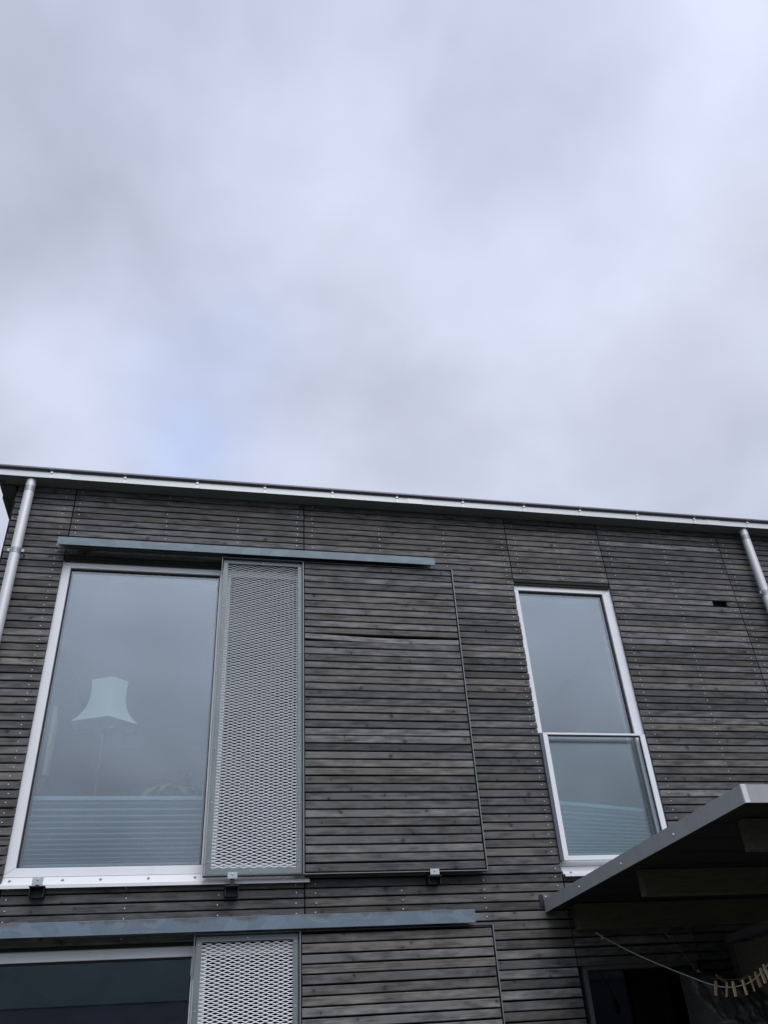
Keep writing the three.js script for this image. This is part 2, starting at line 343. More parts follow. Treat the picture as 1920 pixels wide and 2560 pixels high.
{
  const H = 0.0497;
  for (let k = -8; k < 88; k++) {
    const yc = ROW0 - (k + 0.5) * PITCH, top = yc + H / 2, bot = yc - H / 2;
    if (bot < 0.06) break;
    for (let c = 0; c < 7; c++) {
      let x0 = J[c] + (c ? 0.0045 : 0), x1 = J[c + 1] - (c < 6 ? 0.0045 : 0);
      if (c === 0) x0 += rr(-0.004, 0.004) - (k > 11 ? 0.012 : 0);
      let spans = [[x0, x1]];
      const upper = k >= 3 && k <= 43, lower = yc < 2.345;
      if (upper && c === 1) continue;                                   // big window
      if (upper && c === 3) continue;                                   // narrow window
      if (lower && (c === 0 || c === 1)) continue;                      // ground-floor window
      if (lower && yc < DOOR_TOP - 0.02 && c === 3) continue;           // door under the porch
      if (k === 5 && c === 4) spans = [[x0, 4.477], [4.625, x1]];       // a piece of board is missing
      if (upper && c === 2) x1 += rr(-0.003, 0.006);
      if (spans.length === 1) spans = [[x0, x1]];
      for (const [a, b] of spans) {
        const g = plankGeo(a, b, yc, H, 0, 0.022);
        if (inView(a, b, yc, 0)) part('plank', g, M.wood, house); else hidden.push(g);
      }
      const cut = k === 5 && c === 4;
      for (const sx of STUDS[c]) {
        if (k < -5 && rnd() < 0.4) continue;
        if (rnd() < 0.05) continue;
        if (yc < 2.44 && sx > 2.45) continue;
        if (!inView(sx - 0.02, sx + 0.02, yc, 0)) continue;
        heads.push([sx + rr(-0.006, 0.006), yc + rr(-0.007, 0.007), 0.0006]);
      }
      if (cut) heads.push([4.44, yc, 0.0006]);
    }
  }
  part('cladding', hidden, M.wood, house, true);
  part('screw_heads', screwHeads(heads, 0.0049), M.screw, house, true);
  // trim at the left corner of the facade
  part('corner_trim', [bx(WX0 - 0.018, WX0 - 0.006, 0.05, 5.70, -0.5, -0.026), bx(WX0 - 0.018, WX0 - 0.006, 0.05, 4.85, -0.0255, -0.002)], M.membrane, house);
  const side = []; for (let k = -8; k < 88; k++) { const yc = ROW0 - (k + 0.5) * PITCH; if (yc < 0.08) break; side.push(bx(WX0 - 0.04, WX0 - 0.019, yc - 0.0257, yc + 0.0257, -8, -0.5)); }
  part('side_wall', [bx(WX0, WX0 + 0.0195, 0, 5.70, -8.4, -0.0505), bx(WX1 - 0.02, WX1, 0, 5.70, -8.4, -5.401), bx(WX0 + 0.02, WX1 - 0.021, 0, 5.70, -8.4, -8.2), ...side], M.membrane, house);
}

// windows -------------------------------------------------------------
function panes(parent, list, mat, zs) { for (const [x0, x1, y0, y1] of list) for (const z of zs) part('pane', bx(x0, x1, y0, y1, z, z + 0.004), mat, parent); }
function openingLining(x0, x1, y0, y1) {   // plastered reveal from the frame to the room
  return [bx(x0, x0 + 0.012, y0, y1, -0.325, -0.105), bx(x1 - 0.012, x1, y0, y1, -0.325, -0.105), bx(x0 + 0.012, x1 - 0.012, y1 - 0.012, y1, -0.325, -0.105), bx(x0 + 0.012, x1 - 0.012, y0, y0 + 0.02, -0.335, -0.105)];
}
// big window, upper storey
{
  const w = sub('window', house), zf = -0.030, zb = -0.100, x0 = -1.200, x1 = 0.748, y0 = 2.722, y1 = 5.048;
  const gl = [[-1.112, 0.041, 2.776, 4.986], [0.131, 0.664, 2.776, 4.986]];
  part('frame', [...mitred(x0, x1, y0, y1, [0.088, 0.084, 0.054, 0.062], zb, zf), bx(0.041, 0.131, 2.7765, 4.9855, zb, zf + 0.002, 0.003)], M.white, w);
  const gk = [], sp = [];
  for (const [a, b, c, d] of gl) { gk.push(...mitred(a + 0.0005, b - 0.0005, c + 0.0005, d - 0.0005, [0.009, 0.006, 0.003, 0.012], -0.094, -0.046)); sp.push(...mitred(a + 0.010, b - 0.007, c + 0.004, d - 0.013, [0.010, 0.010, 0.008, 0.010], -0.072, -0.0605)); }
  part('gasket', gk, M.gasket, w); part('spacer', sp, M.spacer, w);
  gl.forEach(([a, b, c, d], i) => panes(w, [[a + 0.004, b - 0.004, c + 0.002, d - 0.004]], i ? M.ventGlass : M.glass, i ? [-0.060] : [-0.060, -0.077]));
  part('reveal', openingLining(-1.204, 0.751, 2.701, 5.049), M.reveal, w);
  part('lintel', [alongX([[-0.028, 5.034], [-0.012, 5.034], [-0.012, 5.052], [-0.004, 5.056], [-0.004, 5.079], [-0.028, 5.079]], -1.166, 0.72)], M.lintel, w);
  part('sill', [alongX([[-0.034, 2.720], [-0.028, 2.720], [-0.020, 2.712], [0.004, 2.671], [0.036, 2.664], [0.038, 2.644], [0.034, 2.644], [0.032, 2.658], [0.000, 2.662], [-0.034, 2.668]], -1.215, 0.752), bx(-1.42, -1.217, 2.644, 2.662, 0.003, 0.036)], M.sill, w);
  part('screw', screwHeads([-1.13, -0.815, -0.585, -0.29, 0.005].map((x) => [x, 2.695, -0.011]), 0.010, 0.006, 9), M.bolt, w);
}
// narrow window with a glass balustrade
{
  const w = sub('window', house), zf = -0.030, zb = -0.100, x0 = 2.526, x1 = 3.496, y0 = 2.722, y1 = 5.048;
  const gl = [2.611, 3.408, 2.790, 4.988];
  part('frame', mitred(x0, x1, y0, y1, [0.085, 0.088, 0.068, 0.060], zb, zf), M.white, w);
  const [a, b, c, d] = gl;
  part('gasket', mitred(a + 0.0005, b - 0.0005, c + 0.0005, d - 0.0005, [0.004, 0.013, 0.003, 0.013], -0.094, -0.046), M.gasket, w);
  part('spacer', mitred(a + 0.005, b - 0.014, c + 0.004, d - 0.014, [0.010, 0.010, 0.008, 0.010], -0.072, -0.0605), M.spacer, w);
  panes(w, [[a + 0.003, b - 0.004, c + 0.002, d - 0.004]], M.glass, [-0.060, -0.077]);
  part('reveal', openingLining(2.5225, 3.4995, 2.701, 5.049), M.reveal, w);
  part('lintel', [alongX([[-0.028, 5.034], [-0.012, 5.034], [-0.012, 5.052], [-0.004, 5.056], [-0.004, 5.079], [-0.028, 5.079]], 2.575, 3.476)], M.lintel, w);
  part('sill', [alongX([[-0.034, 2.720], [-0.028, 2.720], [-0.020, 2.714], [-0.016, 2.688], [0.004, 2.680], [0.006, 2.664], [0.036, 2.661], [0.038, 2.643], [0.034, 2.643], [0.032, 2.655], [-0.034, 2.660]], 2.572, 3.476)], M.sill, w);
  part('screw', screwHeads([2.63, 2.95, 3.3].map((x) => [x, 2.672, 0.007]), 0.009, 0.006, 9), M.bolt, w);
  part('balustrade_frame', mitred(2.586, 3.455, 2.750, 3.690, [0.038, 0.043, 0.031, 0.017], 0.000, 0.030), M.white, w);
  part('balustrade_gasket', mitred(2.6245, 3.4115, 2.7815, 3.6725, [0.002, 0.006, 0.002, 0.009], 0.008, 0.024), M.gasket, w);
  part('balustrade_glass', bx(2.626, 3.410, 2.783, 3.671, 0.012, 0.018), M.railGlass, w);
  part('balustrade_bracket', bx(2.560, 2.586, 2.75, 3.688, -0.027, 0.0235), M.angle, w); part('balustrade_bracket', bx(3.455, 3.474, 2.75, 3.688, -0.027, 0.010), M.angle, w);
}
// ground-floor window
{
  const w = sub('window', house), zf = -0.030, zb = -0.100, x0 = -2.59, x1 = 0.748, y0 = 0.11, y1 = 2.312;
  const gl = [[-2.50, -1.12, 0.18, 2.242], [-1.11, 0.020, 0.18, 2.242], [0.112, 0.664, 0.18, 2.242]];
  part('frame', [...mitred(x0, x1, y0, y1, [0.088, 0.084, 0.068, 0.070], zb, zf), bx(0.020, 0.112, 0.1805, 2.2415, zb, zf + 0.002, 0.003)], M.white, w);
  const g2 = [gl[0][0], gl[1][1]], gk = [...mitred(g2[0] + 0.0005, g2[1] - 0.0005, 0.1805, 2.2415, [0.006, 0.006, 0.003, 0.010], -0.094, -0.046), ...mitred(0.1125, 0.6635, 0.1805, 2.2415, [0.006, 0.006, 0.003, 0.010], -0.094, -0.046)];
  part('gasket', gk, M.gasket, w);
  panes(w, [[g2[0] + 0.003, g2[1] - 0.003, 0.182, 2.2385]], M.glass, [-0.060, -0.077]); panes(w, [[0.114, 0.662, 0.182, 2.2385]], M.ventGlass, [-0.060]);
  part('reveal', openingLining(-2.595, 0.751, 0.101, 2.319), M.plaster, w);
  part('lintel', [alongX([[-0.028, 2.300], [-0.016, 2.300], [-0.016, 2.322], [-0.004, 2.328], [-0.004, 2.352], [-0.028, 2.352]], -2.4, 0.72)], M.lintel, w);
  part('hinge', [bx(0.017, 0.029, 2.135, 2.225, -0.028, -0.012, 0.002), cyl(0.008, 0.008, 0.096, 10, 0.023, 2.18, -0.006)], M.zincBright, w);
}
// door under the porch
{
  const d = sub('door', house);
  part('frame', mitred(2.604, 3.466, 0.06, 2.112, [0.032, 0.034, 0.05, 0.050], -0.09, -0.018), M.doorFrame, d);
  part('pane', bx(2.637, 3.431, 0.112, 2.061, -0.060, -0.054), M.doorGlass, d);
  part('gasket', mitred(2.6365, 3.4315, 0.1105, 2.0615, [0.004, 0.004, 0.004, 0.005], -0.082, -0.046), M.gasket, d);
  part('handle', [bx(3.39, 3.424, 1.00, 1.16, -0.018, -0.010, 0.002), cyl(0.009, 0.009, 0.12, 10, 3.36, 1.09, 0.03, 'x'), cyl(0.008, 0.008, 0.05, 10, 3.41, 1.09, 0.008, 'z')], M.zinc, d);
}

// roof, gutter, downpipes ------------------------------------------------
{
  const r = sub('roof', house);
  part('deck', [alongX([[0.085, 5.775], [0.085, 5.800], [-8.7, 6.10], [-8.7, 5.72], [-0.05, 5.7235], [0.0, 5.7235], [0.0, 5.775]], -1.735, WX1 + 0.3)], M.roof, r);
  part('verge_board', [bx(-1.772, -1.736, 5.690, 5.86, -8.7, -0.150), bx(-1.766, -1.736, 5.700, 5.80, -0.1495, 0.05), bx(-1.736, WX0 - 0.019, 5.694, 5.718, -8.7, -0.005)], M.soffit, r);
  const g = sub('gutter', house), gx0 = -1.82, gx1 = WX1 + 0.3;
  const zo = 0.134, t = 0.003, yb = WTOP, yt = 5.772;
  part('trough', [alongX([[zo - 0.003, yb + 0.0005], [zo, yb], [zo + 0.002, yt + 0.012], [zo - 0.002, yt + 0.012]], gx0, gx1)], M.gutter, g);
  part('trough_base', [alongX([[0.003, yb + 0.001], [zo - 0.0034, yb], [zo - 0.0034, yb + t], [0.006, yb + t], [0.006, 5.772], [0.003, 5.772]], gx0, gx1)], M.gutterShaded, g);
  const bead = cyl(0.020, 0.020, gx1 - gx0, 20, (gx0 + gx1) / 2, yt + 0.027, zo + 0.004, 'x');
  part('bead', bead, M.bead, g);
  const cx = [-1.36, -0.784, -0.197, 0.371, 0.957, 1.535, 2.145, 2.73, 3.283, 3.863, 4.459, 5.033, 5.62, 6.2, 6.8, 7.4, 8.0, 8.6];
  for (const x of cx) part('clip', [bx(x - 0.011, x + 0.011, yb - 0.002, yt + 0.006, zo + 0.0025, zo + 0.005), bx(x - 0.010, x + 0.010, yt - 0.010, yt + 0.008, zo + 0.0052, zo + 0.012), ], M.clip, g);
  for (const x of cx) part('clip_hook', cyl(0.0216, 0.0216, 0.022, 18, x, yt + 0.027, zo + 0.004, 'x'), M.hook, g);
  for (const x of cx) part('strap', bx(x - 0.012, x + 0.012, yb - 0.004, yb - 0.0015, 0.004, zo - 0.004), M.gutterShaded, g);
  for (const x of [-1.28, 1.70, 4.66, 7.6]) part('joint_sleeve', [bx(x - 0.072, x + 0.072, yb - 0.001, yt + 0.008, zo + 0.0018, zo + 0.0036)], M.gutter, g);
  for (const [px, yc] of [[-1.515, 5.052], [5.005, 5.03]]) {
    const d = sub('downpipe', house), pz = 0.080;
    part('pipe', cyl(0.0385, 0.0385, yb - 0.1 - 0.0, 28, px, (yb - 0.1) / 2 + 0.05, pz), M.pipe, d).position.y = 0.048;
    part('collar', [cyl(0.0405, 0.0405, 0.030, 28, px, yc - 0.02, pz), cyl(0.0398, 0.0398, 0.05, 28, px, yb - 0.095, pz)], M.zinc, d);
    part('clamp', [cyl(0.0420, 0.0420, 0.026, 28, px, yc, pz), bx(px + 0.036, px + 0.062, yc - 0.012, yc + 0.012, pz - 0.004, pz + 0.004), bx(px - 0.060, px - 0.036, yc - 0.012, yc + 0.012, pz - 0.004, pz + 0.004), cyl(0.006, 0.006, pz, 8, px + 0.052, yc, pz / 2, 'z')], M.zinc, d);
  }
}

// sliding shutters -------------------------------------------------------
function expandedMetal(x0, x1, y0, y1, cols, rows, z) {
  const gs = [], P = [], pitch = (x1 - x0) / cols, rh = (y1 - y0) / rows, wid = 0.0046, th = 0.0020, lean = 1;
  for (let r = 0; r <= rows; r++) {
    const pts = [], ph = r % 2;
    const n = Math.round(cols * 2);
    for (let k = 0; k <= n; k++) {           // bonds sit half a pitch apart; every strand swings up and down between them
      const up = (k + ph) % 2 === 0 ? 1 : -1, x = x0 + k * pitch / 2, yb = y0 + r * rh;
      const a = 0.31 * rh * up, h = pitch * 0.05;
      if (k > 0) pts.push([x - pitch * 0.16, yb + a * 0.52], [x - h, yb + a]);
      if (k < n) pts.push([x + h, yb + a], [x + pitch * 0.16, yb + a * 0.52]);
    }
    for (let i = 0; i + 1 < pts.length; i++) {
      const [xa, ya] = pts[i], [xb, yb2] = pts[i + 1];
      const c = [[-wid / 2, th], [wid / 2, -th], [wid / 2 + 0.0006, -th + 0.0016], [-wid / 2 + 0.0006, th + 0.0016]].map(([y, d]) => [y, d * lean]);
      for (let e = 0; e < 4; e++) {
        const [y1_, z1_] = c[e], [y2_, z2_] = c[(e + 1) % 4];
        P.push(xa, ya + y1_, z + z1_, xb, yb2 + y1_, z + z1_, xb, yb2 + y2_, z + z2_, xa, ya + y1_, z + z1_, xb, yb2 + y2_, z + z2_, xa, ya + y2_, z + z2_);
      }
    }
  }
  const g = new THREE.BufferGeometry(); g.setAttribute('position', new THREE.Float32BufferAttribute(P, 3));
  return finish(g);
}
function shutter(o) {
  const s = sub('sliding_shutter', house), { x0, xm, x1, y0, y1, cols, rows, planks, rail } = o, zb = 0.034, zf = 0.086, e = 0.0055;
  // angle-iron frame: thin upstanding legs round each half
  const legs = (a, b) => [bx(a, a + e, y0, y1, zb, zf, 0.001), bx(b - e, b, y0, y1, zb, zf, 0.001), bx(a + e, b - e, y1 - e, y1, zb, zf, 0.001), bx(a + e, b - e, y0, y0 + e, zb, zf, 0.001)];
  part('frame', [...legs(x0, xm), ...legs(xm + 0.0015, x1)], M.angle, s);
  part('frame_edge', [bx(x1 - 0.0058, x1 + 0.0003, y0 - 0.0003, y1 + 0.0003, zf, zf + 0.0015), bx(xm - 0.002, xm + 0.003, y0, y1, zf, zf + 0.0015), bx(xm + 0.004, x1 - 0.006, y0 - 0.0003, y0 + 0.005, zf, zf + 0.0015), bx(x0 - 0.0003, x0 + 0.004, y0, y1, zf, zf + 0.0015), bx(x0 + 0.004, xm - 0.0025, y1 - 0.004, y1 + 0.0003, zf, zf + 0.0015)], M.steelFlange, s);
  const gz = [zf - 0.030, zf - 0.022], fl = [bx(x0 + 0.013, x0 + 0.049, y0 + 0.013, y1 - 0.013, ...gz), bx(xm - 0.041, xm - 0.009, y0 + 0.013, y1 - 0.013, ...gz), bx(x0 + 0.049, xm - 0.041, y0 + 0.013, y0 + 0.051, ...gz), bx(x0 + 0.049, xm - 0.041, y1 - 0.043, y1 - 0.013, ...gz)];
  part('grille_frame', fl, M.steelFlange, s);
  part('expanded_metal_grille', expandedMetal(x0 + 0.032, xm - 0.026, y0 + 0.036, y1 - 0.038, cols, rows, zf - 0.036), M.mesh, s);
  const rv = []; const n = 7;
  for (let i = 0; i < n; i++) { const y = y0 + 0.09 + (y1 - y0 - 0.15) * i / (n - 1); rv.push([x0 + 0.030, y, zf - 0.0222], [xm - 0.026, y, zf - 0.0222]); }
  rv.push([(x0 + xm) / 2, y1 - 0.028, zf - 0.0222], [(x0 + xm) / 2 - 0.02, y0 + 0.03, zf - 0.0222]);
  part('rivet', screwHeads(rv, 0.0062, 0.005, 8), M.zincBright, s);
  for (const [yc, h, extra] of planks) {
    part('plank', plankGeo(xm + 0.012 + rr(0, 0.003), x1 - 0.011 - rr(0, 0.004), yc, h, zf - 0.010, 0.020, extra), M.wood, s);
  }
  part('backing', [bx(xm + 0.010, x1 - 0.008, y0 + 0.008, y1 - 0.008, zb + 0.001, zb + 0.004)], M.membrane, s);
  return s;
}
{
  const p = 0.0101 * 5.775, ytop = 1.6 + 0.4722 * 5.775, planks = [];
  for (let k = -13; k < 28; k++) {
    const yc = ytop - (k + 0.5) * p + 0.001, extra = { tone: rr(0.84, 1.5) };
    if (yc > 5.083 || yc < 2.70) continue;
    let h = p - rr(0.0075, 0.0105);
    if (k === -2) Object.assign(extra, { bow: -0.012, tilt: -0.013, tone: 2.5, strip: 3 });      // the warped board
    if (k === 13) extra.tone = 0.62;
    planks.push([k === -2 ? yc + 0.001 : yc, k === -2 ? h - 0.006 : k === -3 ? h - 0.004 : h, extra]);
  }
  shutter({ x0: 0.051, xm: 0.706, x1: 1.985, y0: 2.684, y1: 5.0915, cols: 9, rows: 214, planks });
}
{
  const p = 0.0100 * 5.775, planks = [];
  for (let k = 0; k < 40; k++) { const yc = 1.6 + 0.1270 * 5.775 - (k + 0.5) * p; if (yc < 0.12) break; planks.push([yc, p - rr(0.0075, 0.0105), { tone: rr(1.1, 1.75) }]); }
  shutter({ x0: 0.026, xm: 0.683, x1: 1.975, y0: 0.085, y1: 2.350, cols: 10, rows: 206, planks });
}
// rails the shutters hang from
function rail(x0, x1, y0, y1, tabs, mat) {
  const r = sub('shutter_rail', house), zf = 0.120, zb = 0.030, t = 0.004;
  const s = alongX([[zb, y1 - t], [zb, y0 + 0.012], [zb + t, y0 + 0.012], [zb + t, y1 - t - 0.001], [zf - t, y1 - t - 0.001], [zf - t, y0], [zf - 0.001, y0], [zf, y0 + 0.001], [zf, y1 - 0.002], [zf - 0.002, y1], [zb, y1]], x0, x1);
  part('channel', s, mat, r);
  part('runner', [bx(x0 + 0.06, x1 - 0.12, y0 + 0.016, y0 + 0.040, 0.046, 0.074)], M.angle, r);
  for (const x of tabs) part('bracket', [bx(x - 0.055, x + 0.055, y1 + 0.0005, y1 + 0.005, 0.002, 0.100), bx(x - 0.055, x + 0.055, y1 + 0.005, y1 + 0.026, 0.002, 0.006), ...screwHeads([[x, y1 + 0.017, 0.006]], 0.008, 0.010)], mat === M.rail ? M.zincBright : M.angle, r);
}
rail(-1.219, 1.829, 5.106, 5.176, [-1.025, 0.389, 1.66], M.rail);
rail(-2.45, 1.847, 2.358, 2.438, [-1.03, 0.43, 1.63], M.railWet);
// floor guides at the bottom of the upper shutter
for (const [x, p0, p1, b0, b1] of [[-0.946, 2.652, 2.698, 2.590, 2.648], [0.242, 2.664, 2.704, 2.568, 2.626], [1.600, 2.662, 2.699, 2.612, 2.658]]) {
  const g = sub('shutter_guide', house);
  part('plate', [bx(x - 0.032, x + 0.032, p0, p1, 0.094, 0.100, 0.001), ], M.zincBright, g);
  part('stem', bx(x - 0.012, x + 0.012, b1 + 0.0005, p0 + 0.004, 0.0865, 0.0935), M.black, g);
  part('bracket', [bx(x - 0.046, x + 0.046, b1 - 0.007, b1, 0.002, 0.100, 0.001), bx(x - 0.043, x - 0.038, b0, b1 - 0.0075, 0.002, 0.080), bx(x + 0.038, x + 0.043, b0, b1 - 0.0075, 0.002, 0.080), bx(x - 0.0375, x + 0.0375, b0, b1 - 0.0075, 0.002, 0.040)], M.black, g);
  part('bolt', screwHeads([[x, p0 + (p1 - p0) * 0.7, 0.100]], 0.0075, 0.007, 6), M.screw, g);
}

// ------------------------------------------------------------------ porch roof on the right
const porch = thing('porch_roof', 'flat porch roof with grey metal edge and timber underside coloured dark for shade, right of the narrow window', 'porch roof', [0, 0, 0]);
const PX0 = 2.394, PX1 = 7.6, PZ = 2.52, rise = 0.0262;
{
  const yB = (z) => 2.420 + rise * z, T = 0.081, t = 0.003;
  const quad = (x0, x1, za, zb, lo, hi) => poly([   // a slab whose top and bottom rise with z
    [[x0, yB(za) + lo, za], [x1, yB(za) + lo, za], [x1, yB(zb) + lo, zb], [x0, yB(zb) + lo, zb]], [[x0, yB(za) + hi, za], [x0, yB(zb) + hi, zb], [x1, yB(zb) + hi, zb], [x1, yB(za) + hi, za]],
    [[x0, yB(za) + lo, za], [x0, yB(zb) + lo, zb], [x0, yB(zb) + hi, zb], [x0, yB(za) + hi, za]], [[x1, yB(za) + lo, za], [x1, yB(za) + hi, za], [x1, yB(zb) + hi, zb], [x1, yB(zb) + lo, zb]],
    [[x0, yB(za) + lo, za], [x0, yB(za) + hi, za], [x1, yB(za) + hi, za], [x1, yB(za) + lo, za]], [[x0, yB(zb) + lo, zb], [x1, yB(zb) + lo, zb], [x1, yB(zb) + hi, zb], [x0, yB(zb) + hi, zb]]]);
  part('edge_flashing', [quad(PX0, PX0 + t, 0.003, PZ, 0, T)], M.fascia, porch);
  part('front_flashing', [quad(PX0 + 0.0005, PX1, PZ + 0.0003, PZ + t, 0, T)], M.fascia, porch);
  part('corner_cover', [quad(PX0 - 0.0014, PX0 - 0.0002, PZ - 0.004, PZ + t + 0.0012, 0, T + 0.001), quad(PX0 - 0.0014, PX0 + 0.024, PZ + t + 0.0002, PZ + t + 0.0016, 0, T + 0.001)], M.sill, porch);
  part('roof_sheet', [quad(PX0 + t, PX1, 0.003, PZ, T - 0.004, T)], M.roof, porch);
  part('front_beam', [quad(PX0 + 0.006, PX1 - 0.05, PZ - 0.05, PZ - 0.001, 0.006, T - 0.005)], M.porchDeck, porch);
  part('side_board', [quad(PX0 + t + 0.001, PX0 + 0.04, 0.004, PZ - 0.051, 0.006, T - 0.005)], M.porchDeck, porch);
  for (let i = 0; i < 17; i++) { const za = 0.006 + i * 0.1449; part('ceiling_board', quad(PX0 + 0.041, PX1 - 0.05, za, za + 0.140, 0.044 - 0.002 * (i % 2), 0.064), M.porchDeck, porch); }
  for (const [zf, yb, x0] of [[0.075, 2.300, 2.590], [1.075, 2.343, 2.600], [2.135, 2.370, 2.640]]) part('beam', bx(x0, PX1 - 0.06, yb, yB(zf) + 0.040, zf - 0.07, zf, 0.004), M.porchWood, porch);
  const sc = [[1.866, 2.504], [1.238, 2.490], [0.620, 2.477], [0.059, 2.514]].map(([z, y]) => cyl(0.004, 0.0075, 0.006, 8, 0, 0, 0, 'x').translate(PX0 - 0.003 - (z < 0.1 ? 0.004 : 0), y - (z < 0.1 ? 0.003 : 0.002), z));
  part('screw', sc, M.screw, porch);
  part('wall_plate', [bx(2.36, PX0 - 0.001, 2.455, 2.535, 0.001, 0.004)], M.black, porch);
  for (const x of [4.9, 7.5]) part('post', bx(x - 0.05, x + 0.05, 0, 2.369, 2.07, 2.135, 0.004), M.porchWood, porch);
}

// ------------------------------------------------------------------ under the porch
{
  const s = thing('partition_screen', 'grey boarded screen with a cap rail under the porch roof, right of the dark door', 'partition', [3.692, 0, 0]);
  const cap = (za, zb, lo, hi, x0, x1) => { const y = (z) => 2.227 + 0.05 * z; return poly([
    [[x0, y(za) - lo, za], [x0, y(zb) - lo, zb], [x0, y(zb) - hi, zb], [x0, y(za) - hi, za]], [[x1, y(za) - lo, za], [x1, y(zb) - lo, zb], [x1, y(zb) - hi, zb], [x1, y(za) - hi, za]],
    [[x0, y(za) - lo, za], [x0, y(zb) - lo, zb], [x1, y(zb) - lo, zb], [x1, y(za) - lo, za]], [[x0, y(za) - hi, za], [x0, y(zb) - hi, zb], [x1, y(zb) - hi, zb], [x1, y(za) - hi, za]],
    [[x0, y(za) - lo, za], [x1, y(za) - lo, za], [x1, y(za) - hi, za], [x0, y(za) - hi, za]], [[x0, y(zb) - lo, zb], [x1, y(zb) - lo, zb], [x1, y(zb) - hi, zb], [x0, y(zb) - hi, zb]]]); };
  part('cap_rail', cap(0.03, 1.55, 0.0, 0.048, 0, 0.06), std([0.10, 0.115, 0.125], 0.6), s);
  const pm = std([0.06, 0.062, 0.06], 0.7); part('post', bx(0.004, 0.056, 0, 2.175, 0.03, 0.075, 0.002), pm, s); part('post', bx(0.004, 0.056, 0, 2.24, 1.50, 1.545, 0.002), pm, s);
  part('panel', [bx(0.012, 0.034, 0.1, 2.17, 0.098, 1.48)], std([1, 1, 1], 0.8, 0, { map: plainWood(0.115, 0.105, 0.085, 0.5) }), s);
}
{
  // a crumpled sheet pulled over something tall
  const nu = 150, nv = 150, P = [], I = [], UV = [];
  for (let j = 0; j <= nv; j++) for (let i = 0; i <= nu; i++) {
    const u = i / nu, v = j / nv, bulge = Math.pow(Math.max(0, 1 - Math.pow(Math.abs(2 * u - 1), 6)), 0.5) * Math.pow(Math.max(0, 1 - Math.pow(v, 9)), 0.5);
    const top = 1.99 + 0.04 * Math.sin(u * 9 + 1) + 0.05 * fbm(u * 6, 2, 3, 3), hang = Math.pow(1 - v, 0.6);
    const w = fbm(u * 4, v * 5, 5, 3), ridge = (a, b, c) => 1 - 2 * Math.abs(noise(a, b, c));
    const z = 0.04 + bulge * (0.26 + 0.16 * hang + 0.085 * ridge(u * 7 + w * 2, v * 6, 2) + 0.050 * ridge(u * 15 + w * 3, v * 11 + w, 6) + 0.022 * ridge(u * 34, v * 24 + w * 4, 9));
    const x = 3.27 + 1.40 * u + 0.03 * fbm(v * 6, u * 4, 8, 3);
    P.push(x, 0.12 + (top - 0.12) * v, z); UV.push(x, v * 1.9);
  }
  for (let j = 0; j < nv; j++) for (let i = 0; i < nu; i++) { const a = j * (nu + 1) + i; I.push(a, a + 1, a + nu + 2, a, a + nu + 2, a + nu + 1); }
  const g = new THREE.BufferGeometry(); g.setAttribute('position', new THREE.Float32BufferAttribute(P, 3)); g.setAttribute('uv', new THREE.Float32BufferAttribute(UV, 2)); g.setIndex(I); g.computeVertexNormals();
  const m = part('tarpaulin', g, std([0.046, 0.050, 0.046], 0.36, 0, { side: THREE.DoubleSide, bumpMap: tarpBump, bumpScale: 0.01 }), scene);
  m.name = numbered('tarpaulin'); m.userData = { label: 'crumpled dark plastic sheet draped over a tall pile under the porch, below the clothes pegs', category: 'tarpaulin' };
}
const ropeMat = std([0.55, 0.54, 0.52], 0.8), ropeDark = std([0.22, 0.20, 0.17], 0.85);
const ROPE = [[2.756, 2.265, 0.012], [2.882, 2.105, 0.293], [3.041, 1.986, 0.469], [3.15, 1.899, 0.645], [3.194, 1.881, 0.715], [3.224, 1.880, 0.762], [3.242, 1.883, 0.791], [3.262, 1.892, 0.850], [3.275, 1.908, 0.897], [3.287, 1.926, 0.938], [3.296, 1.948, 0.984], [3.306, 1.985, 1.040], [3.36, 2.15, 1.075], [3.43, 2.335, 1.085]];
const ROPE2 = [[3.258, 2.259, 0.012], [3.318, 2.14, 0.06], [3.382, 2.008, 0.117], [3.421, 1.960, 0.234], [3.449, 1.948, 0.293], [3.508, 1.940, 0.469], [3.60, 1.969, 0.586], [3.80, 2.10, 0.85], [4.0, 2.335, 1.05]];
{
  const t = thing('washing_line', 'pale washing line sagging under the porch roof and holding wooden clothes pegs', 'washing line');
  part('rope', rod(ROPE, 0.0030, 7, 90), ropeMat, t);
  part('knot', [rod([[2.735, 2.283, 0.004], [2.742, 2.276, 0.02], [2.756, 2.265, 0.022]], 0.006, 7), rod([[2.752, 2.268, 0.020], [2.770, 2.262, 0.034], [2.764, 2.240, 0.034], [2.757, 2.246, 0.028]], 0.0042, 6), cyl(0.003, 0.003, 0.03, 8, 2.735, 2.283, 0.012, 'z')], std([0.42, 0.38, 0.28], 0.85), t);
  const s = thing('washing_line', 'thin dark second washing line behind the first one, knotted to the wall above the door', 'washing line');
  part('rope', rod(ROPE2, 0.0018, 6, 60), ropeDark, s);
  part('knot', [rod([[3.252, 2.270, 0.004], [3.262, 2.255, 0.02], [3.274, 2.235, 0.03]], 0.005, 6), rod([[3.268, 2.243, 0.026], [3.290, 2.235, 0.04], [3.284, 2.222, 0.04]], 0.0036, 6)], ropeDark, s);
}
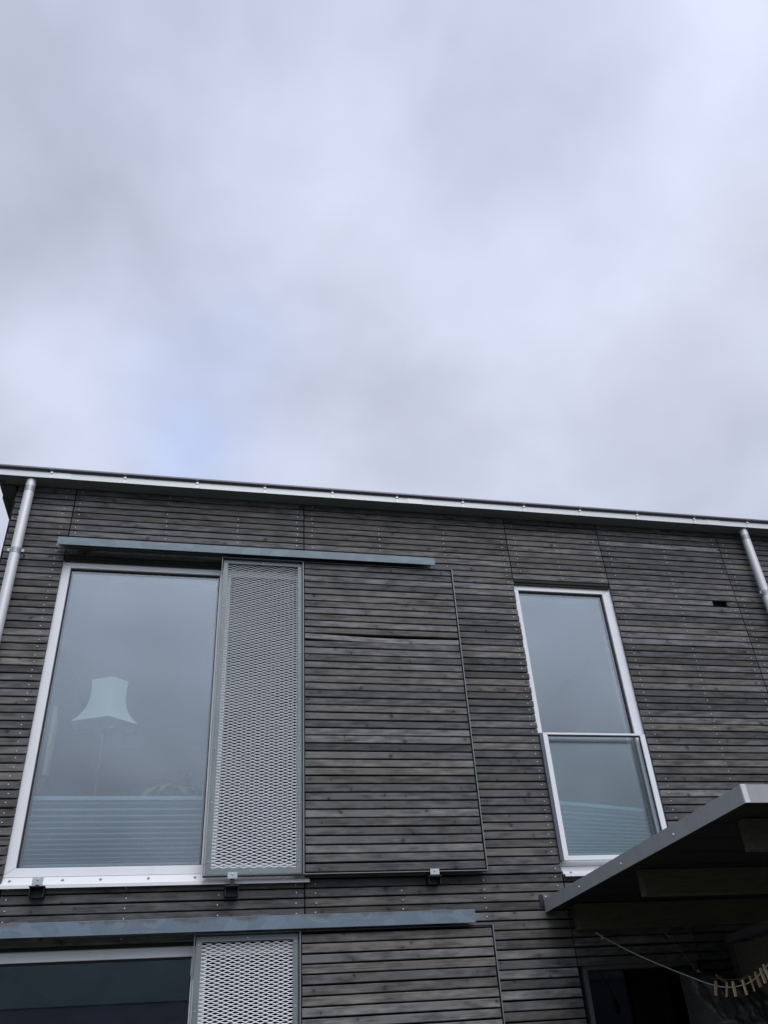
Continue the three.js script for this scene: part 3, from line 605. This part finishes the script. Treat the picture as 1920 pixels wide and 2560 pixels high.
{
  const pegWood = plainWood(0.84, 0.65, 0.39, 0.6), wood = [std([1, 1, 1], 0.75, 0, { map: pegWood }), std([0.62, 0.55, 0.52], 0.8, 0, { map: pegWood }), std([0.34, 0.33, 0.30], 0.85, 0, { map: pegWood })];
  const prong = (side) => {   // one half of a peg, its notch for the line and the tapered handle
    const s = new THREE.Shape([[0.0009, 0.026], [0.0009, 0.019], [0.0030, 0.0165], [0.0009, 0.014], [0.0009, 0.004], [0.0024, 0.001], [0.0009, -0.002], [0.0030, -0.047], [0.0072, -0.049], [0.0078, -0.046], [0.0075, -0.010], [0.0066, 0.018], [0.0050, 0.026]].map(([x, y]) => new THREE.Vector2(x * side, y)));
    const g = new THREE.ExtrudeGeometry(s, { depth: 0.008, bevelEnabled: true, bevelThickness: 0.0008, bevelSize: 0.0006, bevelOffset: -0.0006, bevelSegments: 1 }); g.translate(0, 0, -0.004);
    return finish(g);
  };
  const R = prong(1), L = prong(-1);
  const springG = mergeGeometries([cyl(0.0032, 0.0032, 0.012, 10, 0, 0.001, 0, 'z'), rod([[-0.008, 0.012, 0.0058], [-0.003, 0.003, 0.0062], [0.003, 0.003, 0.0062], [0.008, 0.012, 0.0058]], 0.0008, 5, 10), rod([[-0.008, 0.012, -0.0058], [-0.003, 0.003, -0.0062], [0.003, 0.003, -0.0062], [0.008, 0.012, -0.0058]], 0.0008, 5, 10)]);
  const spring = std([0.35, 0.33, 0.30], 0.4, 0.8);
  function peg([x, y, z], turn, tilt, mat, label, group, flipped) {
    const t = thing('clothes_peg', label, 'clothes peg', [x, y, z], group), s = 1.06;
    t.rotation.set(0, turn, tilt, 'ZYX'); t.scale.setScalar(s);
    part('prong', R, mat, t); part('prong', L, flipped ?? mat, t); part('spring', springG, spring, t);
    return t;
  }
  const G = 'clothes pegs on the pale washing line';
  const spec = [
    [[3.153, 1.894, 0.656], 0.35, -0.30, 0, 'leftmost wooden clothes peg on the pale line, hanging apart with a grey right half', 1],
    [[3.192, 1.882, 0.709], 1.1, -0.34, 0, 'narrow wooden clothes peg second from the left on the pale line, leaning to the left', 1],
    [[3.214, 1.880, 0.750], 0.2, -0.05, 0, 'third wooden clothes peg from the left, hanging upright at the lowest point of the line'],
    [[3.247, 1.883, 0.809], 0.5, 0.05, 0, 'fourth wooden clothes peg from the left, pale yellow and leaning right with its legs spread'],
    [[3.268, 1.897, 0.861], 0.9, 0.10, 1, 'brown clothes peg fifth from the left, where the line starts rising'],  // uses the darker brown tint of the peg wood
    [[3.281, 1.914, 0.908], 0.3, 0.12, 0, 'sixth wooden clothes peg from the left, reddish, leaning on the steep line', 1],
    [[3.290, 1.929, 0.955], 0.2, 0.10, 0, 'seventh wooden clothes peg, left one of the close pair at the right picture edge'],
    [[3.296, 1.944, 0.990], 0.15, 0.16, 0, 'rightmost wooden clothes peg of the close pair, cut by the right picture edge'],
  ];
  for (const [p, turn, tilt, m, label, f] of spec) peg(p, turn, tilt, wood[m], label, G, f ? wood[f] : undefined);
  const G2 = 'dark clothes pegs on the second washing line';
  peg([3.432, 1.964, 0.262], 0.4, 0.95, wood[2], 'dark clothes peg sticking up sideways on the back line, above the second pale peg', G2);
  peg([3.500, 1.944, 0.450], 0.2, -1.25, wood[2], 'dark clothes peg lying nearly flat on the back line, behind the fifth pale peg', G2);
  peg([3.386, 2.000, 0.122], 0.3, 0.7, wood[1], 'small brown clothes peg where the thin back line meets the dark sheet', G2);
}

// ------------------------------------------------------------------ in the rooms
{
  // floor lamp with a square flared shade
  const L = thing('floor_lamp', 'white floor lamp with square flared shade behind the big upper window', 'floor lamp', [-0.752, 2.60, -0.50]);
  const cuts = [[1.650, 0.140], [1.582, 0.132], [1.507, 0.132], [1.440, 0.146], [1.380, 0.176], [1.338, 0.210], [1.306, 0.246]], turn = 0.16, P = [], hem = [];
  const ring = (y, r, k, drop = 0) => { const a = Math.PI / 2 * k + turn; return [r * Math.sin(a), y - drop, 0.62 * r * Math.cos(a)]; };
  const face = (out, a, b, k, n = 6) => { for (let i = 0; i < n; i++) {
    const mix = (p, q, t, y, sagr) => [p[0] + (q[0] - p[0]) * t, y, p[2] + (q[2] - p[2]) * t];
    const t0 = i / n, t1 = (i + 1) / n, A = ring(a[0], a[1], k), B = ring(a[0], a[1], k + 1), C = ring(b[0], b[1], k), D = ring(b[0], b[1], k + 1);
    out.push([mix(A, B, t0, a[0]), mix(A, B, t1, a[0]), mix(C, D, t1, b[0]), mix(C, D, t0, b[0])]); } };
  for (let k = 0; k < 4; k++) for (let c = 0; c + 1 < cuts.length; c++) face(P, cuts[c], cuts[c + 1], k);
  for (let k = 0; k < 4; k++) face(hem, [1.306, 0.246], [1.236, 0.222], k);
  const sh = part('lamp_shade', poly(P), M.shade, L); part('hem', poly(hem), std([0.075, 0.08, 0.085], 0.9, 0, { side: THREE.DoubleSide }), sh);  // hem coloured dark for the shade on its downward face
  part('stem', cyl(0.006, 0.006, 1.42, 12, 0, 0.73, 0), std([0.10, 0.10, 0.105], 0.5, 0.2), L);
  part('foot', cyl(0.13, 0.14, 0.025, 32, 0, 0.0125, 0), std([0.55, 0.55, 0.56], 0.4, 0.3), L);
}
function pleated(name, label, x0, x1, yl, yr, y0, z) {   // bottom-up pleated blind: folds tighter towards the bottom
  const t = thing(name, label, 'blind', [0, 0, 0]), n = 24, f = [];
  const lev = (i, tt) => { const q = i / n; return tt * (1 - (1.35 * q - 0.35 * q * q)); };
  for (let i = 0; i < n; i++) {
    const za = z + (i % 2 ? 0.016 : -0.016), zb = z + (i % 2 ? -0.016 : 0.016);
    f.push([[x0, y0 + lev(i, yl - y0), za], [x1, y0 + lev(i, yr - y0), za], [x1, y0 + lev(i + 1, yr - y0), zb], [x0, y0 + lev(i + 1, yl - y0), zb]]);
  }
  part('fabric', poly(f), M.blind, t);
  part('top_bar', poly([[[x0, yl, z - 0.02], [x1, yr, z - 0.02], [x1, yr, z + 0.02], [x0, yl, z + 0.02]], [[x0, yl + 0.026, z - 0.02], [x1, yr + 0.026, z - 0.02], [x1, yr + 0.026, z + 0.02], [x0, yl + 0.026, z + 0.02]],
    [[x0, yl, z + 0.02], [x1, yr, z + 0.02], [x1, yr + 0.026, z + 0.02], [x0, yl + 0.026, z + 0.02]], [[x0, yl, z - 0.02], [x1, yr, z - 0.02], [x1, yr + 0.026, z - 0.02], [x0, yl + 0.026, z - 0.02]]]), std([0.34, 0.38, 0.42], 0.6), t);
  part('bottom_bar', bx(x0, x1, y0 - 0.02, y0, z - 0.02, z + 0.02, 0.002), std([0.34, 0.38, 0.42], 0.6), t);
}
pleated('pleated_blind', 'blue-grey pleated blind covering the lower part of the big upper window', -1.105, 0.655, 3.225, 3.225, 2.815, -0.145);
pleated('pleated_blind', 'slanting pleated blind at the bottom of the narrow window behind the glass balustrade', 2.60, 3.42, 3.19, 3.12, 2.83, -0.145);
{
  const t = thing('wooden_board', 'narrow light wooden board standing upright inside the big window, left of the lamp', 'board', [-1.098, 2.60, -0.40]);
  part('foot', bx(-0.02, 0.02, 0.0, 0.8595, -0.04, 0.04, 0.003), std([0.06, 0.05, 0.045], 0.8), t);
  part('board', [bx(-0.014, 0.014, 0.86, 1.30, -0.06, 0.06, 0.003), bx(-0.020, 0.004, 1.3005, 1.38, -0.05, 0.02, 0.003)], std([1, 1, 1], 0.7, 0, { map: plainWood(0.50, 0.40, 0.28, 0.8) }), t);
}
{
  const t = thing('house_plant', 'leafy green house plant standing behind the blind, right side of the big upper window', 'plant', [-0.20, 2.60, -0.52]);
  const leaves = [];
  for (let i = 0; i < 46; i++) {
    const a = i * 2.4, len = rr(0.18, 0.34), el = rr(0.25, 1.3), h0 = rr(0.62, 0.84), w = len * 0.20, f = [];
    const dx = Math.cos(a), dz = Math.sin(a), at = (s, side) => { const r = len * s * Math.cos(el - 1.0 * s), y = h0 + len * s * Math.sin(el - 1.1 * s), ww = w * Math.sin(Math.PI * Math.min(1, s * 0.95 + 0.04)) * side; return [dx * r - dz * ww, y, dz * r + dx * ww]; };
    for (let k = 0; k < 5; k++) { const s0 = k / 5, s1 = (k + 1) / 5; f.push([at(s0, -1), at(s0, 0), at(s1, 0), at(s1, -1)], [at(s0, 0), at(s0, 1), at(s1, 1), at(s1, 0)]); }
    leaves.push(poly(f));
  }
  part('foliage', leaves, new THREE.MeshPhysicalMaterial({ color: new THREE.Color().setRGB(0.15, 0.19, 0.11), roughness: 0.7, side: THREE.DoubleSide }), t, true);
  part('stem', [rod([[0, 0.3, 0], [0.01, 0.5, 0.01], [0, 0.75, 0]], 0.012, 8)], std([0.15, 0.11, 0.06], 0.9), t);
  const prof = [[0.001, 0.0], [0.11, 0.0], [0.14, 0.30], [0.15, 0.32], [0.135, 0.32], [0.125, 0.28], [0.001, 0.28]].map(([r, y]) => new THREE.Vector2(r, y));
  part('pot', new THREE.LatheGeometry(prof, 28), std([0.45, 0.42, 0.40], 0.7), t);
}

// ------------------------------------------------------------------ across the garden (seen only mirrored in the panes)
{
  const t = thing('neighbour_building', 'long plain flat-roofed building across the garden, mirrored dark in the ground-floor window', 'building', [2, 0, 21]);
  const noisy = (r, g, b) => colorTexture(256, 256, (i, j, o) => { const v = 1 + 0.35 * fbm(i / 30, j / 30, 4, 4); o[0] = r * v; o[1] = g * v; o[2] = b * v; }, 5, 5);
  part('wall', bx(-24, 24, 3.46, 5.05, 0, 9), std([1, 1, 1], 0.95, 0, { map: noisy(0.24, 0.30, 0.34) }), t);
  part('base_wall', bx(-23.97, 23.97, 0, 3.459, 0.03, 8.97), std([1, 1, 1], 0.95, 0, { map: noisy(0.17, 0.19, 0.245) }), t);
  part('roof_edge', bx(-24.2, 24.2, 5.051, 5.25, -0.25, 9.2), std([0.09, 0.09, 0.09], 0.7), t);
}
renderer.render(scene, camera);
